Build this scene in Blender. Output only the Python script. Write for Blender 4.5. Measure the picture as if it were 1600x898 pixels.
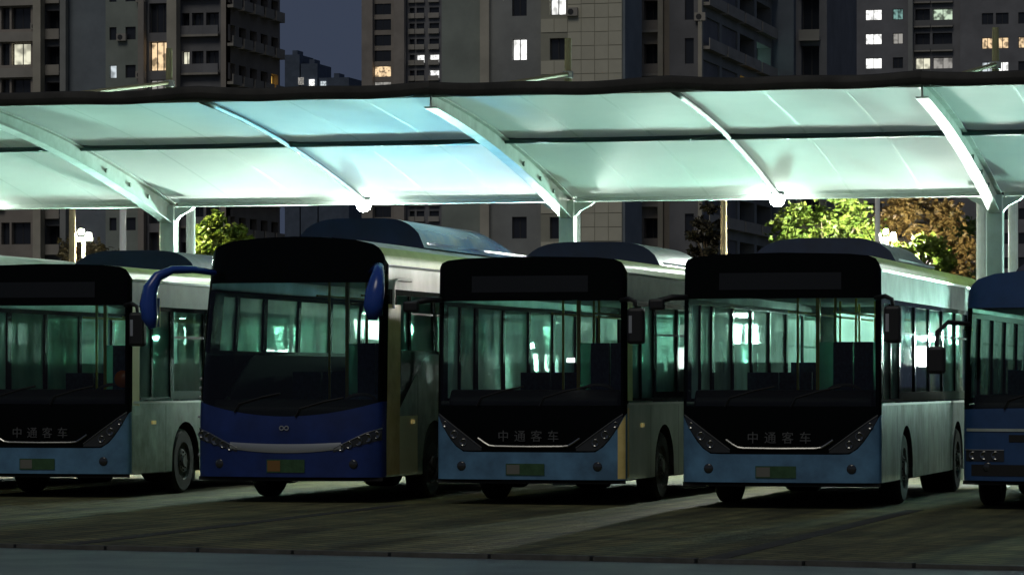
import bpy, math, random
from mathutils import Vector, Matrix
random.seed(7)
scene = bpy.context.scene
for o in list(bpy.data.objects): bpy.data.objects.remove(o)
COL = scene.collection
R = math.radians

# ------------------------------------------------------------------ camera, sky, light, exposure
# depot frame: +X along the row of buses (to the right), +Y back along the buses, camera at the origin
CAM_H, FOC, YAW, HZ = 1.6, 5590.0, R(14.7), 594.0
cd = bpy.data.cameras.new('camera')
cd.sensor_width = 36.0
cd.lens = FOC / 1600 * 36
cd.shift_y = (HZ - 449) / 1600
cd.clip_start, cd.clip_end = 0.5, 6000
cam = bpy.data.objects.new('camera', cd); COL.objects.link(cam)
cam.location = (0, 0, CAM_H)
cam.rotation_euler = (R(90), 0, YAW)
scene.camera = cam

SUN_EL, SUN_AZ = R(48), R(184)     # town glow from behind the camera
w = bpy.data.worlds.new('World'); scene.world = w; w.use_nodes = True
nt = w.node_tree; nt.nodes.clear()
sky = nt.nodes.new('ShaderNodeTexSky'); sky.sky_type = 'NISHITA'; sky.sun_disc = False
sky.sun_elevation = R(-3.5); sky.sun_rotation = SUN_AZ; sky.air_density = 1.0; sky.dust_density = 2.0
tint = nt.nodes.new('ShaderNodeMix'); tint.data_type = 'RGBA'; tint.blend_type = 'ADD'
tint.inputs[0].default_value = 1.0
tint.inputs[7].default_value = (0.26, 0.34, 0.55, 1)      # even city glow on the night sky
bg = nt.nodes.new('ShaderNodeBackground'); bg.inputs[1].default_value = 0.15
wo = nt.nodes.new('ShaderNodeOutputWorld')
nt.links.new(sky.outputs[0], tint.inputs[6]); nt.links.new(tint.outputs[2], bg.inputs[0]); nt.links.new(bg.outputs[0], wo.inputs[0])

sd = bpy.data.lights.new('sun', 'SUN'); sd.energy = 0.48; sd.angle = R(25); sd.color = (1.0, 0.95, 0.84)
sun = bpy.data.objects.new('sun', sd); COL.objects.link(sun)
sdir = Vector((math.sin(SUN_AZ) * math.cos(SUN_EL), math.cos(SUN_AZ) * math.cos(SUN_EL), math.sin(SUN_EL)))
sun.rotation_euler = sdir.to_track_quat('Z', 'Y').to_euler()
sun.location = sdir * 60

scene.view_settings.view_transform = 'Standard'; scene.view_settings.look = 'None'
scene.view_settings.exposure = 0.0; scene.view_settings.gamma = 1.0
scene.render.engine = 'CYCLES'
cy = scene.cycles
cy.use_denoising = True; cy.max_bounces = 10; cy.diffuse_bounces = 5; cy.glossy_bounces = 4
cy.transmission_bounces = 6; cy.transparent_max_bounces = 24
cy.caustics_reflective = False; cy.caustics_refractive = False
cy.sample_clamp_indirect = 4.0; cy.use_light_tree = True

LAMP_COL = (0.86, 1.0, 0.90)
LAMP_L = 165.0

def survey(px, py, v):
    """metric position of something seen in the photo at a known distance v behind the camera line"""
    t = (px - 800) / FOC; s, c = math.sin(YAW), math.cos(YAW)
    u = v * (t * c - s) / (c + t * s); d = -u * s + v * c
    return u, v, CAM_H + (HZ - py) / FOC * d
def su(px, v): return survey(px, 0, v)[0]
def sz(px, py, v): return survey(px, py, v)[2]

# ------------------------------------------------------------------ helpers
class MB:
    def __init__(s): s.v = []; s.f = []
    def add(s, verts, faces):
        n = len(s.v); s.v += [tuple(p) for p in verts]; s.f += [tuple(i + n for i in f) for f in faces]; return s
    def quad(s, a, b, c, d): return s.add([a, b, c, d], [(0, 1, 2, 3)])
    def box(s, x0, x1, y0, y1, z0, z1):
        return s.add([(x0,y0,z0),(x1,y0,z0),(x1,y1,z0),(x0,y1,z0),(x0,y0,z1),(x1,y0,z1),(x1,y1,z1),(x0,y1,z1)],
                     [(0,3,2,1),(4,5,6,7),(0,1,5,4),(1,2,6,5),(2,3,7,6),(3,0,4,7)])
    def grid(s, fn, nu, nv, closed_u=False):
        vs = [fn(i / nu, j / nv) for j in range(nv + 1) for i in range(nu + (0 if closed_u else 1))]
        w_ = nu if closed_u else nu + 1
        fs = []
        for j in range(nv):
            for i in range(nu):
                a, b = j * w_ + i, j * w_ + (i + 1) % w_
                fs.append((a, b, b + w_, a + w_))
        return s.add(vs, fs)
    def lines(s, rows, cap=False):
        """skin a list of equally long point rows"""
        n = len(rows[0]); vs = [p for r in rows for p in r]
        fs = [(j*n+i, j*n+i+1, (j+1)*n+i+1, (j+1)*n+i) for j in range(len(rows)-1) for i in range(n-1)]
        return s.add(vs, fs)
    def tube(s, pts, r, n=8, cap=True):
        pts = [Vector(p) for p in pts]; rows = []
        rr = r if isinstance(r, (list, tuple)) else [r] * len(pts)
        up = None
        for k, p in enumerate(pts):
            d = (pts[min(k+1, len(pts)-1)] - pts[max(k-1, 0)]).normalized()
            if up is None: up = Vector((0,0,1)) if abs(d.z) < .9 else Vector((1,0,0))
            a = d.cross(up).normalized(); b = a.cross(d).normalized(); up = b
            rows.append([p + (a * math.cos(2*math.pi*i/n) + b * math.sin(2*math.pi*i/n)) * rr[k] for i in range(n)])
        vs = [p for r_ in rows for p in r_]; fs = []
        for j in range(len(rows) - 1):
            for i in range(n):
                fs.append((j*n+i, j*n+(i+1)%n, (j+1)*n+(i+1)%n, (j+1)*n+i))
        if cap: fs += [tuple(range(n-1, -1, -1)), tuple(range((len(rows)-1)*n, len(rows)*n))]
        return s.add(vs, fs)
    def lathe(s, prof, n, c, axis='z'):
        """prof: (radius, height) pairs turned about an axis through c"""
        def m(r, h, a):
            p, q = r * math.cos(a), r * math.sin(a)
            if axis == 'x': return (c[0] + h, c[1] + p, c[2] + q)
            if axis == 'y': return (c[0] + p, c[1] + h, c[2] + q)
            return (c[0] + p, c[1] + q, c[2] + h)
        k = len(prof); vs = [m(r, h, 2*math.pi*i/n) for (r, h) in prof for i in range(n)]
        fs = [(j*n+i, j*n+(i+1)%n, (j+1)*n+(i+1)%n, (j+1)*n+i) for j in range(k-1) for i in range(n)]
        return s.add(vs, fs)
    def prism(s, poly, fn0, fn1):
        """poly of 2-D points put in space by fn0 and fn1 (two ends)"""
        n = len(poly)
        return s.add([fn0(*p) for p in poly] + [fn1(*p) for p in poly],
                     [tuple(range(n))[::-1], tuple(range(n, 2*n))] + [(i, (i+1)%n, n+(i+1)%n, n+i) for i in range(n)])
    def holes(s, a0, a1, b0, b1, hs, fn, depth, back=True):
        """sheet over [a0,a1]x[b0,b1] with rectangular openings; fn(a, b, d) gives the point d deep. hs: (a0,a1,b0,b1)"""
        A = sorted({a0, a1} | {x for h in hs for x in h[:2] if a0 < x < a1}); B = sorted({b0, b1} | {x for h in hs for x in h[2:] if b0 < x < b1})
        for i in range(len(A)-1):
            for j in range(len(B)-1):
                ca, cb = (A[i]+A[i+1])/2, (B[j]+B[j+1])/2
                if any(h[0] < ca < h[1] and h[2] < cb < h[3] for h in hs): continue
                for d in ((0, depth) if back else (0,)):
                    s.quad(fn(A[i],B[j],d), fn(A[i+1],B[j],d), fn(A[i+1],B[j+1],d), fn(A[i],B[j+1],d))
        for (p, q, r, t) in hs:
            for (c1, c2) in (((p,r),(q,r)), ((q,r),(q,t)), ((q,t),(p,t)), ((p,t),(p,r))):
                s.quad(fn(*c1,0), fn(*c2,0), fn(*c2,depth), fn(*c1,depth))
        return s
    def build(s, name, mat, parent=None, smooth=False, bevel=0, loc=None):
        me = bpy.data.meshes.new(name); me.from_pydata(s.v, [], s.f); me.update()
        return link(name, me, mat, parent, smooth, bevel, loc)

def link(name, me, mat, parent=None, smooth=False, bevel=0, loc=None):
    if mat is not None and not me.materials: me.materials.append(mat)
    if smooth:
        for p in me.polygons: p.use_smooth = True
    o = bpy.data.objects.new(name, me); COL.objects.link(o)
    if parent: o.parent = parent
    if loc: o.location = loc
    if bevel:
        m = o.modifiers.new('bevel', 'BEVEL'); m.width = bevel; m.segments = 2; m.limit_method = 'ANGLE'
    return o
def tag(o, label=None, cat=None, group=None, kind=None):
    for k, x in (('label', label), ('category', cat), ('group', group), ('kind', kind)):
        if x: o[k] = x
    return o
def thing(name, label, cat, loc=(0,0,0), group=None):
    o = bpy.data.objects.new(name, None); COL.objects.link(o); o.location = loc; o.empty_display_size = .3
    return tag(o, label, cat, group)

# ------------------------------------------------------------------ materials
def mat(name, col, rough=.5, metal=0., noise=None, nscale=4., bump=0., bscale=60., spec=.5, emit=None, estr=0., coat=0., transl=0., nstretch=(1,1,1)):
    m = bpy.data.materials.new(name); m.use_nodes = True; N = m.node_tree.nodes; L = m.node_tree.links
    b = N['Principled BSDF']; b.inputs['Roughness'].default_value = rough; b.inputs['Metallic'].default_value = metal
    b.inputs['Specular IOR Level'].default_value = spec; b.inputs['Coat Weight'].default_value = coat
    b.inputs['Base Color'].default_value = (*col, 1)
    tc = None
    if noise or bump:
        tc = N.new('ShaderNodeTexCoord'); mp = N.new('ShaderNodeMapping'); mp.inputs['Scale'].default_value = nstretch
        oi = N.new('ShaderNodeObjectInfo'); vm = N.new('ShaderNodeVectorMath'); vm.operation = 'SCALE'; vm.inputs[0].default_value = (37, 53, 71)
        L.new(oi.outputs['Random'], vm.inputs['Scale']); L.new(vm.outputs[0], mp.inputs['Location'])
        L.new(tc.outputs['Object'], mp.inputs[0])
    if noise:
        n = N.new('ShaderNodeTexNoise'); n.inputs['Scale'].default_value = nscale; n.inputs['Detail'].default_value = 5; n.inputs['Roughness'].default_value = .62
        L.new(mp.outputs[0], n.inputs['Vector'])
        r = N.new('ShaderNodeValToRGB'); r.color_ramp.elements[0].position = .34; r.color_ramp.elements[1].position = .68
        r.color_ramp.elements[0].color = (*noise, 1); r.color_ramp.elements[1].color = (*col, 1)
        L.new(n.outputs[0], r.inputs[0]); L.new(r.outputs[0], b.inputs['Base Color'])
        rm = N.new('ShaderNodeMapRange'); rm.inputs['To Min'].default_value = min(1, rough * 1.35); rm.inputs['To Max'].default_value = rough * .85
        L.new(n.outputs[0], rm.inputs[0]); L.new(rm.outputs[0], b.inputs['Roughness'])
    if bump:
        n2 = N.new('ShaderNodeTexNoise'); n2.inputs['Scale'].default_value = bscale; n2.inputs['Detail'].default_value = 4
        L.new(mp.outputs[0], n2.inputs['Vector'])
        bp = N.new('ShaderNodeBump'); bp.inputs['Strength'].default_value = bump; bp.inputs['Distance'].default_value = .02
        L.new(n2.outputs[0], bp.inputs['Height']); L.new(bp.outputs[0], b.inputs['Normal'])
    if emit:
        b.inputs['Emission Color'].default_value = (*emit, 1); b.inputs['Emission Strength'].default_value = estr
    if transl:
        t = N.new('ShaderNodeBsdfTranslucent'); t.inputs[0].default_value = (*col, 1)
        mx = N.new('ShaderNodeMixShader'); mx.inputs[0].default_value = transl
        L.new(b.outputs[0], mx.inputs[1]); L.new(t.outputs[0], mx.inputs[2]); L.new(mx.outputs[0], N['Material Output'].inputs[0])
    return m
def glass(name, tintc, film=0., rough=.02):
    """tinted pane; film is the share of dusty or frosted surface that scatters light through"""
    m = bpy.data.materials.new(name); m.use_nodes = True; N = m.node_tree.nodes; L = m.node_tree.links
    N.remove(N['Principled BSDF'])
    t = N.new('ShaderNodeBsdfTransparent'); t.inputs[0].default_value = (*tintc, 1); base = t
    if film:
        d = N.new('ShaderNodeBsdfTranslucent'); d.inputs[0].default_value = (tintc[0] * .85, tintc[1], tintc[2] * .97, 1)
        tc = N.new('ShaderNodeTexCoord'); n = N.new('ShaderNodeTexNoise'); n.inputs['Scale'].default_value = 1.7; n.inputs['Detail'].default_value = 3; L.new(tc.outputs['Object'], n.inputs['Vector'])
        mr = N.new('ShaderNodeMapRange'); mr.inputs['From Min'].default_value = .3; mr.inputs['From Max'].default_value = .7; mr.inputs['To Min'].default_value = film * .7; mr.inputs['To Max'].default_value = min(1, film * 1.3); L.new(n.outputs[0], mr.inputs[0])
        base = N.new('ShaderNodeMixShader'); L.new(mr.outputs[0], base.inputs[0]); L.new(t.outputs[0], base.inputs[1]); L.new(d.outputs[0], base.inputs[2])
    g = N.new('ShaderNodeBsdfGlossy'); g.inputs['Roughness'].default_value = rough
    f = N.new('ShaderNodeFresnel'); f.inputs[0].default_value = 1.25 if film else 1.45
    mx = N.new('ShaderNodeMixShader')
    L.new(f.outputs[0], mx.inputs[0]); L.new(base.outputs[0], mx.inputs[1]); L.new(g.outputs[0], mx.inputs[2]); L.new(mx.outputs[0], N['Material Output'].inputs[0])
    return m
def lit(name, col, strength, blotch=.55, scale=1.2):
    """lit room behind a pane: brighter and dimmer patches of curtain and furniture"""
    m = bpy.data.materials.new(name); m.use_nodes = True; N = m.node_tree.nodes; L = m.node_tree.links
    b = N['Principled BSDF']; b.inputs['Base Color'].default_value = (.05, .05, .05, 1); b.inputs['Roughness'].default_value = .2
    tc = N.new('ShaderNodeTexCoord'); oi = N.new('ShaderNodeObjectInfo')
    n = N.new('ShaderNodeTexNoise'); n.inputs['Scale'].default_value = scale; n.inputs['Detail'].default_value = 1; n.noise_dimensions = '4D'
    ml = N.new('ShaderNodeMath'); ml.operation = 'MULTIPLY'; ml.inputs[1].default_value = 40
    L.new(oi.outputs['Random'], ml.inputs[0]); L.new(ml.outputs[0], n.inputs['W']); L.new(tc.outputs['Object'], n.inputs['Vector'])
    r = N.new('ShaderNodeValToRGB'); r.color_ramp.elements[0].position = .38; r.color_ramp.elements[1].position = .55
    r.color_ramp.elements[0].color = tuple(c * (1 - blotch) for c in col) + (1,); r.color_ramp.elements[1].color = (*col, 1)
    L.new(n.outputs[0], r.inputs[0]); L.new(r.outputs[0], b.inputs['Emission Color']); b.inputs['Emission Strength'].default_value = strength
    return m
M = {}
M['membrane'] = mat('membrane', (.80, .88, .83), .8, noise=(.72, .81, .77), nscale=.7, transl=.22)
M['seam'] = mat('membrane_seam', (.66, .75, .70), .7, transl=.1)
M['steel_white'] = mat('painted_steel', (.74, .80, .76), .35, noise=(.58, .63, .58), nscale=3)
M['steel_beam'] = mat('beam_paint', (.50, .55, .50), .5, noise=(.34, .37, .32), nscale=2.5)  # darker mottled grey green for the main beams
M['steel_grey'] = mat('galvanised_steel', (.36, .38, .34), .5, noise=(.26, .27, .24), nscale=3)
M['tube_grey'] = mat('grey_tube_paint', (.16, .19, .18), .5, noise=(.11, .13, .12), nscale=3)
M['tube_dark'] = mat('purlin_paint', (.10, .20, .20), .4, noise=(.06, .12, .13), nscale=2)
M['valance'] = mat('valance_fabric', (.045, .042, .035), .7, noise=(.025, .024, .02), nscale=2)  # dark colour stands in for the unlit front edge
M['cable'] = mat('cable_sleeve', (.06, .11, .11), .5)
M['rod'] = mat('tie_rod_paint', (.26, .24, .13), .7, spec=.2)
M['lamp_glass'] = mat('lamp_glass', (.9, .95, .9), .3, emit=LAMP_COL, estr=LAMP_L)
M['lamp_house'] = mat('lamp_housing', (.5, .53, .5), .4, metal=.3)
# bus materials
M['navy'] = mat('navy_paint', (.012, .022, .06), .35, noise=(.008, .015, .04), nscale=3, coat=.1)
M['blue_front'] = mat('dark_blue_paint', (.012, .036, .18), .3, noise=(.007, .022, .11), nscale=3, coat=.2)
M['blue_bright'] = mat('bright_blue_paint', (.015, .06, .32), .25, coat=.4)
M['unit_blue'] = mat('roof_unit_blue', (.10, .24, .52), .22, noise=(.25, .34, .45), nscale=1.5, coat=.6)
M['mid_blue'] = mat('mid_blue_paint', (.03, .085, .22), .3, noise=(.02, .06, .15), nscale=2, coat=.3)
M['sky_blue'] = mat('light_blue_paint', (.12, .28, .44), .38, noise=(.065, .15, .24), nscale=2.5, coat=.3)
M['black_gloss'] = mat('black_glazing', (.0035, .0045, .0045), .08, spec=.06)
M['display'] = mat('unlit_led_display', (.005, .006, .006), .35)
M['rim_grey'] = mat('dark_rim', (.10, .10, .09), .6, noise=(.05, .05, .045), nscale=9)  # dark mottled grey
M['black_rubber'] = mat('black_rubber', (.012, .012, .012), .8, noise=(.02, .019, .017), nscale=8)
M['under'] = mat('underbody', (.014, .014, .013), .9)
M['side_white'] = mat('pale_side_paint', (.46, .52, .46), .4, noise=(.28, .33, .27), nscale=1.6, coat=.3, nstretch=(1, 1, .5))
M['side_mint'] = mat('pale_mint_paint', (.30, .39, .33), .35, noise=(.08, .12, .08), nscale=2.6, coat=.4, nstretch=(1, 1, .7))
M['lime'] = mat('lime_paint', (.42, .52, .10), .35, noise=(.33, .42, .08), nscale=3)
M['gold'] = mat('gold_paint', (.85, .68, .26), .4, noise=(.66, .50, .16), nscale=4)
M['cream'] = mat('pale_yellow_paint', (.82, .78, .45), .4)
M['fascia'] = mat('grey_fascia_paint', (.10, .12, .11), .45, noise=(.06, .075, .07), nscale=2, spec=.25)
M['roof_white'] = mat('roof_paint', (.66, .70, .66), .4, noise=(.45, .49, .44), nscale=1.2)
M['chrome'] = mat('chrome', (.36, .36, .34), .3, metal=1)
M['alu'] = mat('aluminium', (.55, .56, .54), .4, metal=.9)
M['letter'] = mat('dull_chrome_lettering', (.16, .16, .15), .35, metal=.6)
M['plate_green'] = mat('plate_green', (.035, .10, .035), .6, noise=(.02, .065, .02), nscale=12)
M['plate_pale'] = mat('plate_pale', (.15, .15, .12), .6)
M['plate_orange'] = mat('plate_orange', (.20, .10, .02), .6)
M['amber'] = mat('amber_reflector', (.95, .75, .28), .25, emit=(1, .8, .3), estr=.12)  # slight emission stands in for light thrown back by the reflector
M['orange_lens'] = mat('orange_lens', (.5, .12, .02), .25)
M['lens'] = mat('headlamp_reflector', (.22, .22, .21), .15, metal=1)
M['headlight'] = mat('headlamp_glass', (.03, .032, .033), .08, coat=.5)
M['interior'] = mat('interior_panel', (.62, .66, .63), .6, noise=(.52, .56, .53), nscale=3)
M['lining'] = mat('inner_lining', (.05, .055, .055), .8)
M['dash'] = mat('dashboard_plastic', (.008, .008, .008), .55)
M['seat_blue'] = mat('seat_moquette', (.05, .09, .16), .85, noise=(.03, .05, .10), nscale=20)
M['yellow_rail'] = mat('yellow_rail', (.75, .52, .05), .35)
M['floor_vinyl'] = mat('floor_vinyl', (.12, .13, .13), .6)
M['glass_clear'] = glass('windscreen_glass', (.70, .77, .74))
M['glass_grey'] = glass('grey_windscreen_glass', (.52, .56, .54))
M['glass_side'] = glass('side_glass', (.60, .86, .78), film=.72, rough=.03)
M['glass_dark'] = glass('dark_tinted_glass', (.34, .48, .43), film=.6, rough=.03)
M['mirror'] = mat('mirror_glass', (.8, .82, .84), .04, metal=1)
M['glint_glow'] = mat('white_glint_glow', (.9, .9, .9), .3, emit=(1, 1, 1), estr=4)  # glow for the added windscreen glints
M['white_glow'] = mat('status_lamp', (.9, .9, .9), .3, emit=(.8, .9, 1), estr=2.5)
# ground
def paving_mat():
    m = mat('concrete_pavers', (.16, .16, .10), .85); N = m.node_tree.nodes; L = m.node_tree.links; b = N['Principled BSDF']
    tc = N.new('ShaderNodeTexCoord'); mp = N.new('ShaderNodeMapping'); mp.inputs['Rotation'].default_value = (0, 0, R(45)); L.new(tc.outputs['Object'], mp.inputs[0])
    br = N.new('ShaderNodeTexBrick'); br.inputs['Scale'].default_value = 1.0; br.inputs['Brick Width'].default_value = .42; br.inputs['Row Height'].default_value = .22
    br.inputs['Mortar Size'].default_value = .022; br.inputs['Color1'].default_value = (.25, .235, .105, 1); br.inputs['Color2'].default_value = (.17, .175, .075, 1); br.inputs['Mortar'].default_value = (.045, .055, .026, 1)
    L.new(mp.outputs[0], br.inputs['Vector'])
    n = N.new('ShaderNodeTexNoise'); n.inputs['Scale'].default_value = .8; n.inputs['Detail'].default_value = 7; n.inputs['Roughness'].default_value = .7; L.new(tc.outputs['Object'], n.inputs['Vector'])
    r = N.new('ShaderNodeValToRGB'); r.color_ramp.elements[0].position = .32; r.color_ramp.elements[1].position = .7
    r.color_ramp.elements[0].color = (.30, .33, .27, 1); r.color_ramp.elements[1].color = (1.1, 1.06, .9, 1); L.new(n.outputs[0], r.inputs[0])
    mx = N.new('ShaderNodeMix'); mx.data_type = 'RGBA'; mx.blend_type = 'MULTIPLY'; mx.inputs[0].default_value = 1
    L.new(br.outputs[0], mx.inputs[6]); L.new(r.outputs[0], mx.inputs[7]); L.new(mx.outputs[2], b.inputs['Base Color'])
    ms = N.new('ShaderNodeMapping'); ms.inputs['Scale'].default_value = (1.6, .12, 1); L.new(tc.outputs['Object'], ms.inputs[0])
    ns = N.new('ShaderNodeTexNoise'); ns.inputs['Scale'].default_value = 1.3; ns.inputs['Detail'].default_value = 4; L.new(ms.outputs[0], ns.inputs['Vector'])
    rs = N.new('ShaderNodeValToRGB'); rs.color_ramp.elements[0].position = .36; rs.color_ramp.elements[1].position = .56; rs.color_ramp.elements[0].color = (.45, .45, .43, 1); rs.color_ramp.elements[1].color = (1, 1, 1, 1); L.new(ns.outputs[0], rs.inputs[0])
    m3 = N.new('ShaderNodeMix'); m3.data_type = 'RGBA'; m3.blend_type = 'MULTIPLY'; m3.inputs[0].default_value = 1
    L.new(mx.outputs[2], m3.inputs[6]); L.new(rs.outputs[0], m3.inputs[7]); L.new(m3.outputs[2], b.inputs['Base Color'])
    bp = N.new('ShaderNodeBump'); bp.inputs['Strength'].default_value = 1; bp.inputs['Distance'].default_value = .02; bp.invert = True
    L.new(br.outputs['Fac'], bp.inputs['Height'])
    n2 = N.new('ShaderNodeTexNoise'); n2.inputs['Scale'].default_value = 14; n2.inputs['Detail'].default_value = 4; L.new(tc.outputs['Object'], n2.inputs['Vector'])
    b2 = N.new('ShaderNodeBump'); b2.inputs['Strength'].default_value = .8; b2.inputs['Distance'].default_value = .03
    L.new(n2.outputs[0], b2.inputs['Height']); L.new(bp.outputs[0], b2.inputs['Normal']); L.new(b2.outputs[0], b.inputs['Normal'])
    return m
M['paving'] = paving_mat()
M['paver_dark'] = mat('dark_pavers', (.045, .045, .035), .9, noise=(.03, .03, .022), nscale=3, bump=.6, bscale=18)
M['asphalt'] = mat('asphalt', (.125, .14, .14), .34, noise=(.075, .085, .09), nscale=.9, bump=.35, bscale=35)
M['earth'] = mat('dim_ground', (.09, .10, .055), .95, noise=(.05, .06, .03), nscale=.5, bump=.6, bscale=6)
M['kerb'] = mat('kerb_stone', (.10, .10, .085), .8, noise=(.06, .06, .05), nscale=5)

# ------------------------------------------------------------------ ground
def sheet(name, poly, z, m, kind='structure'):
    b = MB(); b.add([(x, y, z) for x, y in poly], [tuple(range(len(poly)))]); return tag(b.build(name, m), kind=kind)
gr = sheet('ground', [(-1500, -400), (1500, -400), (1500, 3000), (-1500, 3000)], -.05, M['earth'])
def road_edge(u): return 32.53 - (u + 13.7) * .1654
sheet('road', [(-90, road_edge(-90)-.06), (-90, 8), (60, 8 - 20), (60, road_edge(60)-.06)], -.03, M['asphalt'])
pv = MB(); pv.grid(lambda a, b_: (-60 + 100*a, road_edge(-60 + 100*a)*(1-b_) + 60*b_, 0), 40, 20); tag(pv.build('paved_bus_park', M['paving']), kind='structure')
kb = MB(); L_ = 1.0
kerb = tag(MB().add([], []).build('kerb', M['kerb']), kind='structure')
kme = MB().box(-.49, .49, -.06, .06, -.1, .012); me_k = bpy.data.meshes.new('kerb_stone'); me_k.from_pydata(kme.v, [], kme.f); me_k.materials.append(M['kerb'])
for i in range(30):
    u = -25 + i * 1.0
    o = link('kerb_stone', me_k, None, kerb, loc=(u, road_edge(u), random.uniform(-.004, .004))); o.rotation_euler = (0, 0, math.atan(-.1654))
for i, u in enumerate((-19.6, -13.05, -6.4, -.2)):
    b = MB().box(u-.11, u+.11, road_edge(u)+.2, 44, -.02, .004); tag(b.build('bay_line', M['paver_dark']), kind='structure')

# ------------------------------------------------------------------ canopy
V0, V1, V2 = 45.8, 49.6, 53.4
def cz(v):   # height of the roof arch
    t = (v - V0) / (V2 - V0)
    return 5.42 - .44 * t - .56 * t * t
BEAMS = [-26.15, -19.62, -13.12, -6.56, -.02]
can = thing('bus_canopy', 'long white membrane canopy on curved steel beams over the parked buses', 'canopy', (0, 0, 0))
random.seed(3)
for bi, u in enumerate(BEAMS):
    # curved plate girder: web with flanges, deep at the column end
    rows_t, rows_b = [], []
    n = 16; b = MB()
    for k in range(n + 1):
        v = V0 - .05 + (V2 + .1 - V0) * k / n; d = .15 + .16 * k / n
        rows_t.append((v, cz(v) - .035)); rows_b.append((v, cz(v) - .035 - d))
    for hw_, zt, zb in ((.012, 0, 0),):
        poly = rows_t + rows_b[::-1]
        b.prism(poly, lambda v, z: (u - hw_, v, z), lambda v, z: (u + hw_, v, z))
    for rows, th in ((rows_t, .02), (rows_b, -.02)):
        for k in range(n):
            (va, za), (vb, zb) = rows[k], rows[k+1]
            b.add([(u-.085, va, za), (u+.085, va, za), (u+.085, vb, zb), (u-.085, vb, zb), (u-.085, va, za+th), (u+.085, va, za+th), (u+.085, vb, zb+th), (u-.085, vb, zb+th)],
                  [(0,3,2,1),(4,5,6,7),(0,1,5,4),(1,2,6,5),(2,3,7,6),(3,0,4,7)])
    gb = b.build('main_beam', M['steel_beam'], can)
    for v in (50.6, 51.6, 52.4):
        MB().lathe([(.0, .03), (.035, .03), (.035, 0)], 8, (u + .012, v, cz(v) - .16), 'x').build('bolt', M['steel_grey'], gb)
    # column, capital, mast above the roof
    b = MB(); b.box(u-.115, u+.115, V2-.12, V2+.12, .02, 4.36); b.box(u-.2, u+.2, V2-.2, V2+.2, 0, .03)
    col_ = b.build('column', M['steel_white'], can, bevel=.01)
    MB().tube([(u, V2, 4.45), (u, V2, 6.85)], [.065, .05], 10).build('mast', M['rod'], can)
    MB().lathe([(.0, .06), (.085, .04), (.085, -.06), (0, -.08)], 10, (u, V2, 6.3)).build('mast_collar', M['steel_grey'], can)
    MB().tube([(u, V2-.05, 6.3), (u, V0 + .35, cz(V0+.35) + .03)], .032, 8).build('tie_rod', M['rod'], can)
    MB().tube([(u, V2+.05, 6.3), (u, V2 + 1.5, 4.62)], .032, 8).build('back_stay', M['rod'], can)
    MB().tube([(u, V2+.12, 4.50), (u, V2 + 1.62, 4.60)], .05, 8).build('outrigger', M['steel_white'], can)
    for sg in (-1, 1):
        b = MB(); pr = [(0.11, 4.10), (.11, 4.33), (.42, 4.33), (.36, 4.28), (.2, 4.2)]
        b.prism(pr, lambda x, z: (u + sg*x, V2-.05, z), lambda x, z: (u + sg*x, V2+.05, z)); b.build('knee_bracket', M['steel_white'], can)
# extra standing posts beside the columns
for px, v, r in ((298, 54.6, .075), (1534, 55.4, .085), (1583, 55.0, .075), (901, 54.2, .06)):
    u = su(px, v); MB().tube([(u, v, 0), (u, v, 4.5)], r, 12).build('secondary_post', M['steel_white'], can, smooth=False)
MIDS = [(BEAMS[i] + BEAMS[i+1]) / 2 for i in range(4)]
for u in MIDS:
    pts = [(u, V0 + (V2 - V0) * k / 14, cz(V0 + (V2 - V0) * k / 14) - .04) for k in range(15)]
    MB().tube(pts, .038, 10).build('rafter_tube', M['tube_grey'], can, smooth=True)
for i in range(4):
    a, c_ = BEAMS[i], BEAMS[i+1]
    MB().tube([(a+.012, V1, cz(V1) - .028), (c_-.012, V1, cz(V1) - .028)], .045, 12).build('purlin', M['tube_dark'], can, smooth=True)
    MB().tube([(a+.012, V0, cz(V0) - .03), (c_-.012, V0, cz(V0) - .03)], .03, 12).build('front_purlin', M['steel_grey'], can, smooth=True)
    b = MB().box(a + .116, c_ - .116, V2 + .06, V2 + .18, 4.345, 4.47); b.build('eave_beam', M['steel_white'], can, bevel=.012)
    # sagging dark front valance
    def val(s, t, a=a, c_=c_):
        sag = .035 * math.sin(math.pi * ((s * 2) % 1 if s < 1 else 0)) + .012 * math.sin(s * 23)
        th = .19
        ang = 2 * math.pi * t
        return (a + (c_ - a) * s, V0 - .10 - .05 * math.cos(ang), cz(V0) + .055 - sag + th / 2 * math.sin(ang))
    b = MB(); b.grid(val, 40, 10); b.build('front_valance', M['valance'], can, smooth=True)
    for (p, q) in ((a, (a+c_)/2), ((a+c_)/2, c_)):
        for (va, vb) in ((V0 - .06, V1), (V1, V2 + .08)):
            def mem(s, t):
                v = va + (vb - va) * t; x = p + (q - p) * s
                arch = 16 * s * (1 - s) * t * (1 - t)
                ed = 4 * s * (1 - s)
                zz = cz(v) - .02 * arch - (.008 * ed * (t**2 if vb == V1 else (1-t)**2))
                return (x, v, zz)
            b = MB(); b.grid(mem, 16, 14); mp_ = b.build('membrane_panel', M['membrane'], can, smooth=True)
            for sw in (.34, .67):
                b = MB(); b.lines([[(mem(sw + e, k / 14)[0], mem(sw + e, k / 14)[1], mem(sw + e, k / 14)[2] - .003) for k in range(15)] for e in (-.006, .006)]); b.build('weld_seam', M['seam'], mp_, smooth=True)
        # edge cables that droop from the beams to the purlin
        b = MB(); pts = []
        for k in range(25):
            s = k / 24; e = 4 * s * (1 - s); pts.append((p + (q - p) * s, V1 - .07, cz(V1) + .0 - .06 * min(1, e * 1.25)))
        b.tube(pts, .018, 6); b.build('edge_cable', M['cable'], can, smooth=True)
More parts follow.
